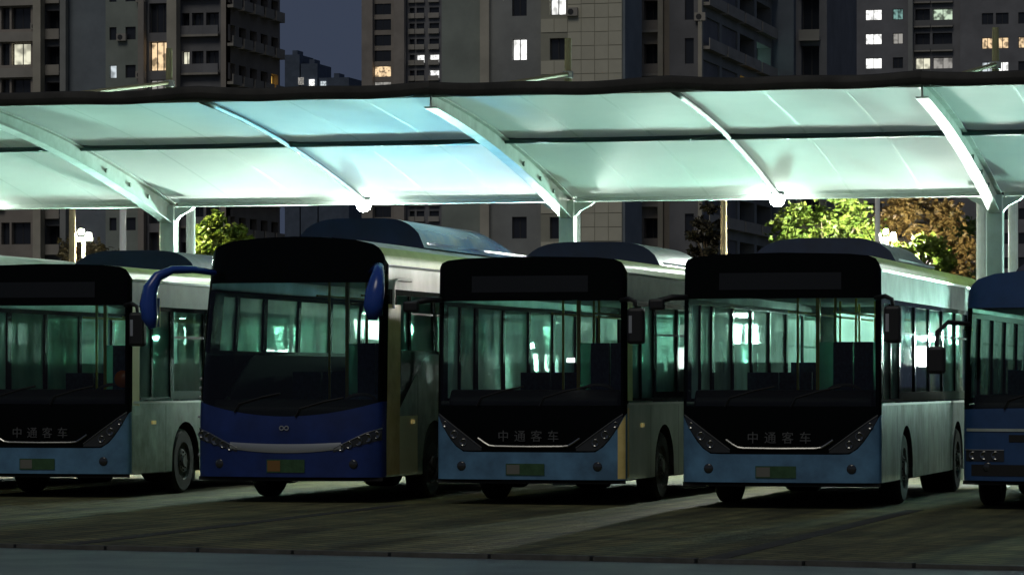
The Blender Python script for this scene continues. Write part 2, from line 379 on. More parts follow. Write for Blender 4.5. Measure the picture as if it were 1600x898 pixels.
# floodlights
def floodlight(u, label):
    t = thing('floodlight', label, 'lamp', (u, V2 - .10, 4.335), 'floodlights under the canopy eave')
    MB().box(-.11, .11, -.08, .08, .055, .085).build('hood', M['lamp_house'], t, bevel=.012)
    b = MB(); b.tube([(0, .0, .12), (0, .1, .16), (0, .2, .15)], .014, 6); b.build('bracket', M['lamp_house'], t)
    b = MB(); b.tube([(.05, .05, .12), (.2, .12, .19), (.9, .16, .17), (2.0, .17, .185)], .008, 5); b.build('cable', M['cable'], t)
    b = MB(); b.lathe([(.001, -.115), (.055, -.105), (.095, -.07), (.115, -.015), (.11, .03), (.09, .055)], 20, (0, 0, 0)); b.build('lamp_lens', M['lamp_glass'], t, smooth=True)
    ld = bpy.data.lights.new('floodlight_beam', 'SPOT'); ld.energy = 600; ld.color = LAMP_COL; ld.spot_size = R(150); ld.spot_blend = .6; ld.shadow_soft_size = .08
    lo = bpy.data.objects.new('floodlight_beam', ld); COL.objects.link(lo); lo.parent = t; lo.location = (0, -.02, -.2)
    lo.rotation_euler = Vector((0, .45, .9)).to_track_quat('Z', 'Y').to_euler()
floodlight(MIDS[1], 'lit white floodlight under the eave above the dark blue coach')
floodlight(MIDS[2], 'lit white floodlight under the eave left of the bright green tree')
floodlight(MIDS[0], 'added white floodlight unseen outside the frame on the left')  # this one and the next are added to even out the membrane light
floodlight(MIDS[3], 'added white floodlight unseen outside the frame on the right')

# ------------------------------------------------------------------ buses
AX = [0, .15, .3, .45, .6, .7, .78, .84, .89, .93, .96, .98, .992, 1.0]
AX = [-a for a in AX[:0:-1]] + AX
def smooth01(t): t = max(0., min(1., t)); return t * t * (3 - 2 * t)
def text_mesh(txt, size, depth):
    cu = bpy.data.curves.new('lettering', 'FONT'); cu.body = txt; cu.size = size; cu.extrude = depth; cu.align_x = 'CENTER'; cu.space_character = 1.7
    o = bpy.data.objects.new('tmp_text', cu); COL.objects.link(o)
    dg = bpy.context.evaluated_depsgraph_get(); me = bpy.data.meshes.new_from_object(o.evaluated_get(dg))
    bpy.data.objects.remove(o); me.name = 'lettering'; return me
wheel_cache = {}
def wheel(root, x, y, r, wdt, sg):
    key = (r, wdt, sg)
    if key not in wheel_cache:
        a = MB().lathe([(r*.58, -wdt/2), (r*.9, -wdt/2), (r*.98, -wdt/2+.03), (r, -wdt/2+.07), (r, wdt/2-.07), (r*.98, wdt/2-.03), (r*.9, wdt/2), (r*.58, wdt/2)], 28, (0,0,0), 'x')
        m1 = bpy.data.meshes.new('wheel'); m1.from_pydata(a.v, [], a.f); m1.materials.append(M['black_rubber'])
        e = sg * wdt / 2
        b = MB().lathe([(r*.6, e*.98), (r*.56, e*.7), (r*.40, e*.55), (r*.34, e*.9), (r*.2, e*.95), (r*.18, e*1.15), (0.001, e*1.15)], 24, (0,0,0), 'x')
        for k in range(8):
            an = k * math.pi / 4; b.lathe([(.016, e*.9), (.016, e*1.05), (.001, e*1.05)], 6, (0, r*.27*math.cos(an), r*.27*math.sin(an)), 'x')
        m2 = bpy.data.meshes.new('rim'); m2.from_pydata(b.v, [], b.f); m2.materials.append(M['rim_grey'])
        wheel_cache[key] = (m1, m2)
    m1, m2 = wheel_cache[key]
    wo_ = link('wheel', m1, None, root, loc=(x, y, r)); link('rim', m2, None, wo_)
seat_me = None
def seat_mesh():
    b = MB()
    b.box(-.44, .44, -.02, .42, .40, .50); b.box(-.44, -.02, .38, .46, .48, 1.12); b.box(.02, .44, .38, .46, .48, 1.12)
    b.box(-.4, -.36, .1, .14, 0, .4); b.box(.36, .4, .1, .14, 0, .4)
    m = bpy.data.meshes.new('seat'); m.from_pydata(b.v, [], b.f); m.materials.append(M['seat_blue']); return m
seat_me = seat_mesh()

wrnd = random.Random(21)
def make_bus(c):
    root = thing(c['name'], c['label'], 'bus', (c['u'], c['v'], 0), 'buses parked in a row under the canopy')
    if c.get('rot'): root.rotation_euler = (0, 0, R(c['rot']))
    hw, L, H, zs, rc, crown, zb = c['hw'], c['L'], c['H'], c['zs'], c['rc'], c['crown'], c['zb']
    n = c.get('n', 5.)
    def hwz(z): return hw * (1 - c['taper'] * max(0, (z - 1.2) / 2.2) ** 1.5)
    def rk(z): return c['rake'] * max(0, (z - .9) / 2.4) ** 1.5
    Y0 = rc + crown
    def F(a, z, off=0.):
        q = min(abs(a), 1.); e = q ** 10
        return (hwz(z) * a + math.copysign(off * e, a), rc * (1 - (1 - q ** n) ** (1 / n)) + crown * q * q + rk(z) - off * (1 - e * .6), z)
    def S(sg, y, z, off=0.):
        return (sg * (hwz(z) + off), y + rk(z) * (1 - smooth01((y - Y0) / 2.6)), z)
    prof = c['prof']
    def rz(a):
        q = abs(a)
        for (a0, z0), (a1, z1) in zip(prof, prof[1:]):
            if a1 <= q <= a0: return z0 + (z1 - z0) * (a0 - q) / max(1e-6, a0 - a1)
        return prof[-1][1]
    def fp(name, m, zlo, zhi, a0=-1., a1=1., off=0., nz=6, parent=root, sm=True):
        xs = sorted({a0, a1} | {a for a in AX if a0 < a < a1})
        fl = zlo if callable(zlo) else (lambda a: zlo); fh = zhi if callable(zhi) else (lambda a: zhi)
        b = MB(); b.lines([[F(a, fl(a) + (fh(a) - fl(a)) * j / nz, off) for a in xs] for j in range(nz + 1)])
        return b.build(name, m, parent, smooth=sm)
    # ---- front
    bump = fp('bumper', M[c['bumper']], zb, c['vedge'], nz=8)
    for sg in (-1, 1):
        x, y, z = F(sg * .72, zb + .17)
        MB().lathe([(.0, -.012), (.05, -.012), (.062, -.003), (.062, .02)], 14, (x, y, z), 'y').build('fog_lamp', M['headlight'], bump, smooth=True)
    fp('lower_lip', M['under'], zb - .05, zb, -.97, .97, -.05, 2)
    mask = fp('front_mask', M[c['mask']], c['vedge'], c['ws0'], nz=6)
    pa = c.get('pillar', .95)
    fp('windscreen', M[c.get('screen', 'glass_clear')], c['ws0'], c['ws1'], -pa, pa, 0, 8)
    for a0, a1 in ((-1., -pa), (pa, 1.)):
        fp('front_pillar', M[c.get('pillar_m', 'black_gloss')], c['ws0'] if not callable(c['ws0']) else c['ws0'](1), c['ws1'], a0, a1, .0, 6)
    head = fp('front_header', M[c.get('header_m', 'black_gloss')], c['ws1'], rz, nz=6)
    if c.get('display'):
        fp('destination_display', M['display'], c['display'][0], c['display'][1], -.62, .62, .004, 1, head)
    # wipers
    for s0 in (-.55, .12):
        z0 = (c['ws0'](s0) if callable(c['ws0']) else c['ws0']) + .04
        p = [F(s0, z0 - .05, .02), F(s0 + .05, z0 + .06, .03), F(s0 + .3, z0 + .15, .025), F(s0 + .5, z0 + .2, .02)]
        MB().tube(p, .012, 5).build('wiper', M['dash'], root)
    # number plate
    (pa0, pa1, pz0, pz1) = c['plate']; am = pa0 + (pa1 - pa0) * .36
    pl = fp('number_plate', M['plate_green'], pz0, pz1, pa0, pa1, .012, 1, root, False)
    fp('plate_end', M[c.get('plate_m', 'plate_pale')], pz0 + .015, pz1 - .015, pa0 + .01, am, .015, 1, pl, False)
    # headlights
    for sg in (-1, 1):
        lo, hi, a0, a1 = c['headlight']
        xs = [a0 + (a1 - a0) * k / 10 for k in range(11)]
        b = MB(); b.lines([[F(sg * a, lo(a) + (hi(a) - lo(a)) * j / 3, .008) for a in (xs if sg > 0 else xs[::-1])] for j in range(4)])
        hl = b.build('headlight', M['headlight'], root, smooth=True)
        for (a, t, r) in c['lamps']:
            z = lo(a) + (hi(a) - lo(a)) * t; x, y, zz = F(sg * a, z, .012)
            MB().lathe([(r, .01), (r, -.006), (r * .8, -.002), (r * .45, .006), (.001, .008)], 12, (x, y, zz), 'y').build('lamp_reflector', M['lens'], hl, smooth=True)
        rim = [F(sg * a, hi(a), .012) for a in xs]
        MB().tube(rim, .008, 5).build('headlight_trim', M[c.get('trim_m', 'alu')], hl)
    # ---- sides
    W1, W2 = c['wheels']; wr = c['wr']; ar = wr + .12
    def arch(y):
        for w_ in (W1, W2):
            if abs(y - w_) < ar: return wr + math.sqrt(ar * ar - (y - w_) ** 2) * .96
        return zb
    ys = [Y0, Y0 + .1, Y0 + .25, Y0 + .5]
    for w_ in (W1, W2):
        ys += [w_ - ar - .001, w_ + ar + .001] + [w_ - ar * math.cos(math.pi * k / 14) for k in range(1, 14)]
    ys += [Y0 + (L - Y0) * k / 16 for k in range(4, 17)]
    ys = sorted(set(round(y, 4) for y in ys))
    belt = c['belt'] if callable(c['belt']) else (lambda y: c['belt'])
    wins = c['windows']
    for sg in (-1, 1):
        b = MB(); b.lines([[S(sg, y, arch(y) + (belt(y) - arch(y)) * j / 5) for y in ys] for j in range(6)])
        sp = b.build('side_panel', M[c['side']], root, smooth=False)
        if c.get('front_strip'):
            for (sy0, sy1, sz0, sz1, sm_) in c['front_strip']:
                b = MB(); b.lines([[S(sg, y, sz0 + (sz1 - sz0) * j / 6, .004) for y in (Y0 + sy0, Y0 + sy1)] for j in range(7)])
                b.build('corner_stripe', M[sm_], sp)
        for (y, z) in c.get('markers', ()):
            x = hwz(z) * sg
            MB().box(min(x, x + sg*.02), max(x, x + sg*.02), y - .07, y + .07, z - .025, z + .025).build('side_marker', M['amber'], sp)
        for y in (W1 - .85, W1 + .85, W1 + 2.1, W1 + 3.4, W2 - .85, W2 + .85):
            b = MB(); b.lines([[S(sg, y + e, zb + .02 + (belt(y) - zb - .06) * j / 3, .003) for e in (0, .016)] for j in range(4)]); b.build('panel_seam', M['under'], sp)
        zw0, zw1 = c['zw']
        if callable(c['belt']):
            b = MB(); b.lines([[S(sg, y, belt(y) + (zw0 - belt(y)) * j / 3) for y in ys] for j in range(4)]); b.build('glazing_band', M['black_gloss'], root)
        else:
            b = MB(); b.lines([[S(sg, y, zw0 - .045 + .03 * j, .012) for y in (Y0 + .02, L - .05)] for j in (0, 1)]); b.build('belt_trim', M['alu'], sp)
        fn = lambda a_, b_, d: S(sg, a_, b_, -d)
        hs = [w_ for w_ in wins]
        b = MB(); b.holes(Y0, L, zw0, zw1, hs, fn, .05); wf = b.build('window_frame', M[c.get('frame', 'black_gloss')], root)
        if callable(c['belt']):
            b = MB(); b.lines([[S(sg, y, zb + .2 + (belt(y) - zb - .2) * j / 2, -.03) for y in ys] for j in range(3)]); b.build('inner_lining', M['lining'], root)
        for (ya, yb, za, zb_) in hs:
            b = MB(); b.quad(fn(ya, za, .02), fn(yb, za, .02), fn(yb, zb_, .02), fn(ya, zb_, .02)); b.build('side_window', M[c.get('glass', 'glass_side' if wrnd.random() < .6 else 'glass_dark')], wf)
            if yb - ya > 1.0:
                zt = za + (zb_ - za) * .68
                b = MB(); b.lines([[S(sg, y, z, .004) for y in (ya, yb)] for z in (zt - .015, zt + .015)]); b.build('window_bar', M['dash'], wf)
        b = MB(); b.lines([[S(sg, y, zw1 + (zs - zw1) * j / 3, .0) for y in [Y0, Y0+.6, Y0+1.4, Y0+2.6, L]] for j in range(4)]); b.build('upper_fascia', M[c['fascia']], root)
        b = MB(); b.lines([[S(sg, y, zs - .03 + .03 * j, .012 + .01 * j) for y in [Y0, Y0+.6, Y0+1.4, Y0+2.6, L]] for j in (0, 1)]); b.build('drip_rail', M[c.get('rail_m', 'alu')], root)
        for w_ in (W1, W2):
            wheel(root, sg * (hw - .17 - (.08 if w_ == W2 else 0)), w_, wr, .28 if w_ == W1 else .5, sg)
            b = MB(); b.lines([[(sg * (hw - e), w_ - ar * math.cos(math.pi * k / 12), wr + ar * .96 * math.sin(math.pi * k / 12)) for k in range(13)] for e in (.0, .5)]); b.build('wheel_arch', M['under'], root)
    # ---- roof
    def roof_patch(name, m, a0, a1, parent=root):
        xs = sorted({a0, a1} | {a for a in [p_[0] for p_ in prof] + [-p_[0] for p_ in prof] if a0 < a < a1} | {a for a in AX if a0 < a < a1})
        rows = []
        for t in (0, .01, .03, .08, .16, .3, .6, 1):
            rows.append([(F(a, rz(a))[0], F(a, rz(a))[1] * (1 - t) + L * t, rz(a)) for a in xs])
        b = MB(); b.lines(rows); return b.build(name, m, parent, smooth=True)
    ac = c.get('cove', .9)
    rf = roof_patch('roof', M[c['roof']], -ac, ac)
    roof_patch('roof_cove', M[c['cove_m']], ac, 1.); roof_patch('roof_cove', M[c['cove_m']], -1., -ac)
    # ---- rear
    b = MB(); fnr = lambda a_, b_, d: (a_ * hwz(b_), L - d, b_)
    b.holes(-1, 1, zb, zs, [(-.78, .78, 1.65, 2.62)], fnr, .05); rw = b.build('rear_wall', M[c['side']], root)
    MB().quad(fnr(-.78, 1.65, .02), fnr(.78, 1.65, .02), fnr(.78, 2.62, .02), fnr(-.78, 2.62, .02)).build('rear_window', M[c.get('glass', 'glass_side')], rw)
    for sg in (-1, 1):
        for z in (.95, 1.2): MB().lathe([(.07, .0), (.07, .02), (.001, .03)], 12, (sg * hw * .8, L, z), 'y').build('tail_lamp', M['orange_lens'], rw)
    bt = MB(); bt.lines([[(a * hwz(zs), L, zs) for a in AX], [(a * hwz(zs), L, rz(a) - .002) for a in AX]]); bt.build('rear_cap', M[c['roof']], rw)
    # ---- inside
    MB().box(-hw + .06, hw - .06, .5, L - .06, zb - .02, zb + .14).build('floor_pan', M['under'], root)
    MB().box(-hw + .1, hw - .1, 1.6, L - .1, zb + .145, zb + .16).build('cabin_floor', M['floor_vinyl'], root)
    MB().box(-hw * .9, hw * .9, Y0 + .75, L - .1, c['ceil'], c['ceil'] + .03).build('ceiling_panel', M['interior'], root)
    b = MB(); zd = c['dash']
    b.prism([(.0, .9), (.0, zd - .12), (.1, zd), (.5, zd), (.62, zd - .2), (.62, .6), (.3, .6)], lambda y, z: (-hw + .12, Y0 + .02 + y, z), lambda y, z: (hw - .12, Y0 + .02 + y, z)); b.build('dashboard', M['dash'], root, bevel=.03)
    cxs, cys, czs = hw * .52, Y0 + .78, zd - .06
    b = MB(); tl = R(62)
    b.grid(lambda a_, t: (cxs + (.235 + .02 * math.cos(2*math.pi*t)) * math.cos(2*math.pi*a_), cys + ((.235 + .02 * math.cos(2*math.pi*t)) * math.sin(2*math.pi*a_)) * math.cos(tl) , czs + ((.235 + .02 * math.cos(2*math.pi*t)) * math.sin(2*math.pi*a_)) * math.sin(tl) * .6 + .02 * math.sin(2*math.pi*t)), 24, 8)
    b.tube([(cxs, cys, czs), (cxs, cys - .3, czs - .25)], .03, 6); b.tube([(cxs - .22, cys, czs), (cxs + .22, cys, czs)], .015, 5); b.build('steering_wheel', M['dash'], root)
    fz = zb + .16
    ds = link('driver_seat', seat_me, None, root, loc=(hw * .52, Y0 + 1.15, fz + .35)); ds.scale = (.58, 1, 1.12)
    MB().box(hw * .1, hw - .12, Y0 + 1.95, Y0 + 1.99, fz, 2.1).build('driver_partition', M['glass_side'], root)
    MB().box(hw * .08, hw * .1 + .02, Y0 + 1.94, Y0 + 2.0, fz, c['ceil']).build('partition_post', M['yellow_rail'], root)
    ns = int((L - 4.2) / .85)
    for k in range(ns):
        for sg in (-1, 1):
            if c.get('skip_seats') and (k, sg) in c['skip_seats']: continue
            link('seat', seat_me, None, root, loc=(sg * (hw - .58), 3.4 + k * .85, fz + (.25 if k > 3 else .1)))
    for k in range(4):
        for sg in (-1, 1):
            y = 2.8 + k * 1.75
            if y < L - .5: MB().tube([(sg * (hw - 1.0), y, fz), (sg * (hw - 1.0), y, c['ceil'])], .018, 6).build('grab_pole', M['yellow_rail'], root)
    for sg in (-1, 1):
        MB().tube([(sg * (hw - .95), 2.4, c['ceil'] - .22), (sg * (hw - .95), L - .6, c['ceil'] - .22)], .016, 6).build('handrail', M['yellow_rail'], root)
    # ---- roof unit
    for (hy, hl, wd, hh, hm, tail) in c['humps']:
        zr = H - .05
        def hz(q): return hh * max(0, 1 - abs(q) ** 4.5) ** .6
        def hump(s, t):
            q = 2 * s - 1
            e = max(0, min(1, ((1 - t) / tail) if tail else 1)) ** .5
            zz = hz(q) * e
            return (q * wd / 2 * (1 - .06 * (zz / hh)), hy + hl * t + .06 * zz / hh, zr + zz)
        b = MB(); b.grid(hump, 28, 34); o = b.build('roof_unit', M[hm], root, smooth=True)
        cp = [hump(k / 28, 0) for k in range(29)]; MB().add([(x, y - .004, z) for x, y, z in cp], [tuple(range(29))]).build('unit_front', M['navy'], o)
        b = MB()
        b.lines([[(q * wd / 2 * 1.01, hy - .02 + hl * t, zr + .045 + .03 * j) for t in (0.02, 1)] for j in (0, 1) for q in (1,)]); b.build('unit_trim', M[c.get('unit_trim', 'navy')], o)
    return root, F, S, hwz, mask, bump

glyphs = {}
def city_bus(c):
    z2 = 2.62
    d = dict(hw=1.25, L=10.3, H=3.19, zs=2.98, rc=.16, crown=.05, zb=.33, taper=.01, rake=.05,
             prof=[(1, 2.98), (.99, 3.05), (.96, 3.11), (.9, 3.145), (.7, 3.17), (0, 3.19)],
             bumper='sky_blue', mask='black_gloss', side='side_white', fascia='fascia', roof='roof_white', cove_m='lime',
             vedge=lambda a: .68 + .50 * max(0, (abs(a) - .68) / .32) ** 1.7, ws0=1.28, ws1=z2, display=(2.73, 2.94), pillar=.955,
             plate=(-.24, .17, .385, .535), wheels=(2.4, 7.6), wr=.46, belt=1.30, zw=(1.33, z2),
             windows=[(.42, .98, 1.37, 2.56), (1.04, 1.75, 1.37, 2.56)] + [(1.9 + 1.38 * k, 1.9 + 1.38 * k + 1.28, 1.45, 2.56) for k in range(6)],
             front_strip=[(0, .28, 1.34, 2.6, 'lime'), (0, .10, .36, 1.25, 'gold')], corner_gold=True, markers=[(1.05, 1.02)], ceil=2.72, dash=1.48,
             humps=[(3.3, 3.6, 2.0, .36, 'navy', .25)], trim_m='letter',
             headlight=(lambda a: .70 + .50 * max(0, (abs(a) - .68) / .32) ** 1.7, lambda a: max(.72 + .50 * max(0, (abs(a) - .68) / .32) ** 1.7, .70 + .46 * (abs(a) - .46) / .5), .5, .97),
             lamps=[(.7, .45, .05), (.8, .5, .055), (.9, .5, .04)])
    d.update(c); root, F, S, hwz, mask, bump = make_bus(d)
    hw = d['hw']
    if d.get('corner_gold'):
        ca = [.925, .95, .97, .985, .995]; ve = d['vedge']
        b = MB(); b.lines([[F(a, .345 + (ve(a) - .355) * j / 5, .003) for a in ca] for j in range(6)]); b.build('gold_corner', M['gold'], bump, smooth=True)
    st = [F(a, z, .012) for a, z in ((-.54, .86), (-.47, .80), (-.42, .765), (-.36, .755), (0, .75), (.36, .755), (.42, .765), (.47, .80), (.54, .86))]
    MB().tube(st, .014, 6).build('chrome_strip', M['chrome'], mask)
    for k, ch in enumerate('中通客车'):
        if ch not in glyphs: glyphs[ch] = text_mesh(ch, .155, .006); glyphs[ch].materials.append(M['letter'])
        x, y, z = F((-.33 + .22 * k) / hw, .83, .02); o = link('lettering', glyphs[ch], None, mask, loc=(x, y, z)); o.rotation_euler = (R(90), 0, 0)
    # door-side mirror (long arm) and driver-side mirror (hanging box)
    b = MB(); b.tube([(-hw + .06, .1, 2.64), (-hw - .10, -.03, 2.64), (-hw - .28, -.10, 2.59)], [.035, .04, .035], 8)
    m1 = b.build('door_mirror', M['dash'], root, smooth=True)
    MB().box(-hw - .38, -hw - .18, -.18, -.06, 2.48, 2.62).build('mirror_housing', M['dash'], m1, bevel=.03)
    b = MB(); b.tube([(hw - .06, .1, 2.62), (hw + .08, -.01, 2.64), (hw + .17, -.05, 2.60), (hw + .18, -.06, 2.5)], [.03, .03, .028, .02], 8)
    m2 = b.build('driver_mirror', M['dash'], root, smooth=True)
    MB().box(hw + .07, hw + .29, -.13, .02, 2.06, 2.52).build('mirror_housing', M['dash'], m2, bevel=.04)
    MB().box(hw + .09, hw + .27, .021, .025, 2.10, 2.48).build('mirror_glass', M['mirror'], m2)
    MB().box(hw + .10, hw + .14, -.135, -.13, 2.2, 2.42).build('housing_highlight', M['alu'], m2)  # pale strip painting a bright reflection on the housing front
    return root, F
city_bus(dict(name='city_bus', label='city bus mostly outside the frame on the left, only its pale roof showing', u=-21.75, v=45.5, humps=[(3.4, 6.2, 2.1, .36, 'roof_white', .3)]))
b1, F1 = city_bus(dict(name='city_bus', label='leftmost black fronted city bus cut by the left edge of the frame', u=-18.62, v=45.6, rot=.4, side='side_mint',
    humps=[(3.6, 3.6, 2.0, .36, 'navy', .25)], front_strip=[(0, .28, 1.25, 2.6, 'cream')], corner_gold=False))
b3, F3 = city_bus(dict(name='city_bus', label='city bus with light blue bumper between the dark blue coach and another city bus', u=-11.43, v=44.4, rot=-.35))
b4, F4 = city_bus(dict(name='city_bus', label='city bus with pale mottled green side, second bus from the right edge', u=-8.08, v=43.9, rot=.3, side='side_mint',
    front_strip=[], markers=[], corner_gold=False))
# added glowing boxes in two city buses, standing in for windscreen glints
for (rt, Fx, a, z, s) in ((b3, F3, .38, 1.86, .035), (b4, F4, .16, 1.40, .03)):
    x, y, zz = Fx(a, z); MB().box(x - s * 1.4, x + s * 1.4, y + .30, y + .34, zz - s * .8, zz + s * .8).build('windscreen_glint', M['glint_glow'], rt)
x, y, z = F1(.86, 1.62); MB().lathe([(.12, 0), (.1, -.03), (.001, -.045)], 14, (x, y + .25, z), 'y').build('orange_cab_sign', M['orange_lens'], b1, smooth=True)

# the dark blue coach
cv = lambda a: 1.02 - .02 * a * a
def smile_hi(a): return .80 + .10 * a * a
coach, FC, SC, hwc, maskc, bumpc = make_bus(dict(name='coach_bus', label='taller dark blue coach with curved silver front strip, second from the left', u=-14.72, v=44.4,
    hw=1.27, L=10.6, H=3.49, zs=3.12, rc=.30, crown=.10, zb=.34, taper=.055, rake=.34, n=4.,
    prof=[(1, 3.12), (.985, 3.24), (.95, 3.33), (.88, 3.39), (.7, 3.44), (.4, 3.475), (0, 3.49)],
    bumper='blue_front', mask='blue_front', side='side_mint', fascia='side_white', roof='roof_white', cove_m='lime', cove=.93,
    vedge=lambda a: .70 + .14 * a * a, ws0=lambda a: 1.13 + .20 * a * a, ws1=2.88, pillar=.95, pillar_m='black_gloss',
    plate=(-.19, .22, .40, .57), plate_m='plate_orange', glass='glass_dark', screen='glass_grey', wheels=(2.7, 7.8), wr=.48,
    belt=lambda y: 1.10 + .85 * smooth01((y - .55) / 2.0), zw=(1.97, 2.80),
    windows=[(.80, 1.45, 2.0, 2.72), (1.55, 2.7, 2.0, 2.72)] + [(2.85 + 1.5 * k, 2.85 + 1.5 * k + 1.4, 2.0, 2.72) for k in range(5)],
    front_strip=[(0, .6, .36, 2.6, 'gold'), (.601, 1.45, .36, 1.13, 'cream')], markers=[(1.6, 1.05)], ceil=2.98, dash=1.35,
    humps=[(3.3, 5.6, 1.9, .42, 'unit_blue', .28)], unit_trim='blue_bright',
    headlight=(lambda a: .66 + .34 * (a - .5), lambda a: .70 + .62 * (a - .5) - .2 * max(0, a - .85), .52, .985), trim_m='chrome',
    lamps=[(.6, .45, .045), (.68, .45, .05), (.77, .5, .06), (.86, .5, .06), (.94, .55, .05)]))
xs = [a / 10 for a in range(-6, 7)]
b = MB(); b.lines([[FC(a, .655 + .15 * a * a + (.085 + .03 * (1 - (a / .6) ** 2)) * j / 2, .010 + .006 * (j == 1)) for a in xs] for j in range(3)]); b.build('silver_front_strip', M['alu'], bumpc, smooth=True)
me = text_mesh('∞', .16, .006); me.materials.append(M['alu']); x, y, z = FC(0, .93, .012); o = link('emblem', me, None, maskc, loc=(0, y, z)); o.rotation_euler = (R(90), 0, 0)
def ear(pts, rad, sx):
    b = MB(); P = [Vector(p) for p in pts]; rows = []
    for k, p in enumerate(P):
        d = (P[min(k+1, len(P)-1)] - P[max(k-1, 0)]).normalized(); f = Vector((0, 1, 0)); s_ = d.cross(f).normalized(); f2 = s_.cross(d).normalized()
        r1, r2 = rad[k]
        rows.append([p + s_ * r1 * math.cos(2*math.pi*i/14) + f2 * r2 * math.sin(2*math.pi*i/14) for i in range(14)])
    b.add([q for r_ in rows for q in r_], [(j*14+i, j*14+(i+1)%14, (j+1)*14+(i+1)%14, (j+1)*14+i) for j in range(len(rows)-1) for i in range(14)] + [tuple(range(13, -1, -1)), tuple(range((len(rows)-1)*14, len(rows)*14))])
    o = b.build('rabbit_ear_mirror', M['blue_bright'], coach, smooth=True)
    e = P[-2]
    MB().box(e.x - .09, e.x + .09, e.y + rad[-2][1] + .01, e.y + rad[-2][1] + .03, e.z - .12, e.z + .26).build('mirror_glass', M['mirror'], o)
ear([(-1.08, .34, 3.02), (-1.3, .12, 3.06), (-1.52, -.08, 3.05), (-1.68, -.2, 2.96), (-1.76, -.26, 2.80), (-1.78, -.28, 2.6), (-1.76, -.28, 2.42), (-1.72, -.27, 2.28)],
    [(.04, .06), (.05, .07), (.055, .08), (.07, .09), (.10, .11), (.115, .12), (.11, .12), (.05, .08)], -1)
ear([(1.10, .36, 3.02), (1.26, .08, 3.07), (1.33, -.15, 3.02), (1.35, -.28, 2.90), (1.34, -.34, 2.74), (1.32, -.36, 2.55), (1.31, -.35, 2.38)],
    [(.04, .06), (.055, .07), (.07, .08), (.10, .09), (.13, .1), (.13, .1), (.06, .06)], 1)
pts = [SC(1, .60, 2.55, .015), SC(1, .60, 2.80, .015), SC(1, .64, 2.90, .015), SC(1, .75, 2.93, .015), SC(1, 1.5, 2.93, .015)]
MB().tube(pts, .022, 6).build('window_trim', M['side_white'], coach)
for k, z in enumerate((1.62, 1.50, 1.38, 1.12, .9, .62)):
    x, y, zz = FC(-.995, z, .01); MB().lathe([(.022, 0), (.018, -.012), (.001, -.016)], 8, (x, y, zz), 'y').build('corner_marker_lamp', M['alu'], coach)

# rounded dark blue midibus on the right
mb_, F5, S5, hw5, mask5, bump5 = make_bus(dict(name='midi_bus', label='rounded dark blue bus cut by the right edge of the frame', u=-4.67, v=44.2, header_m='mid_blue', glass='glass_dark',
    hw=1.2, L=8.6, H=2.97, zs=2.60, rc=.30, crown=.12, zb=.36, taper=.06, rake=.22, n=3.2,
    prof=[(1, 2.60), (.985, 2.70), (.95, 2.79), (.88, 2.86), (.7, 2.92), (.4, 2.955), (0, 2.97)],
    bumper='mid_blue', mask='mid_blue', side='mid_blue', fascia='mid_blue', roof='mid_blue', cove_m='mid_blue',
    vedge=lambda a: .82, ws0=lambda a: 1.26 - .02 * a * a, ws1=2.50, pillar=.93, plate=(-.2, .2, .42, .56), wheels=(1.9, 6.4), wr=.42,
    belt=1.28, zw=(1.31, 2.45), windows=[(.62, 1.4, 1.38, 2.38)] + [(1.55 + 1.35 * k, 1.55 + 1.35 * k + 1.24, 1.42, 2.38) for k in range(5)],
    ceil=2.5, dash=1.42, humps=[(2.4, 2.6, 1.7, .28, 'navy', .25)], rail_m='alu',
    headlight=(lambda a: .60, lambda a: .74, .55, .96), lamps=[(.64, .5, .055), (.76, .5, .055), (.88, .5, .05)], markers=[]))
b = MB(); xs = [a / 20 for a in range(-19, 20)]
b.lines([[F5(a, .97 + .035 * j, .012) for a in xs] for j in (0, 1)]); b.build('white_front_line', M['side_white'], mask5, smooth=True)
for (z0, z1, a) in ((.84, .93, .5), (.42, .56, .9)):
    for (p, q) in (((-a, -.24), (.24, a)) if z0 < .5 else ((-a, a),)):
        b = MB(); b.lines([[F5(p + (q - p) * k / 10, z0 + (z1 - z0) * j, .008) for k in range(11)] for j in (0, 1)]); b.build('grille', M['under'], bump5)
b = MB(); b.tube([(-1.12, .3, 2.3), (-1.35, .05, 2.32), (-1.47, -.05, 2.2), (-1.48, -.05, 2.0)], .03, 8); mm = b.build('door_mirror', M['dash'], mb_)
MB().box(-1.60, -1.37, -.14, .02, 1.68, 2.02).build('mirror_housing', M['dash'], mm, bevel=.04)

# ------------------------------------------------------------------ added unseen uplights that brighten the membrane from behind the buses
G1, G2 = (.50, 1.0, .82), (.86, 1.0, .90)
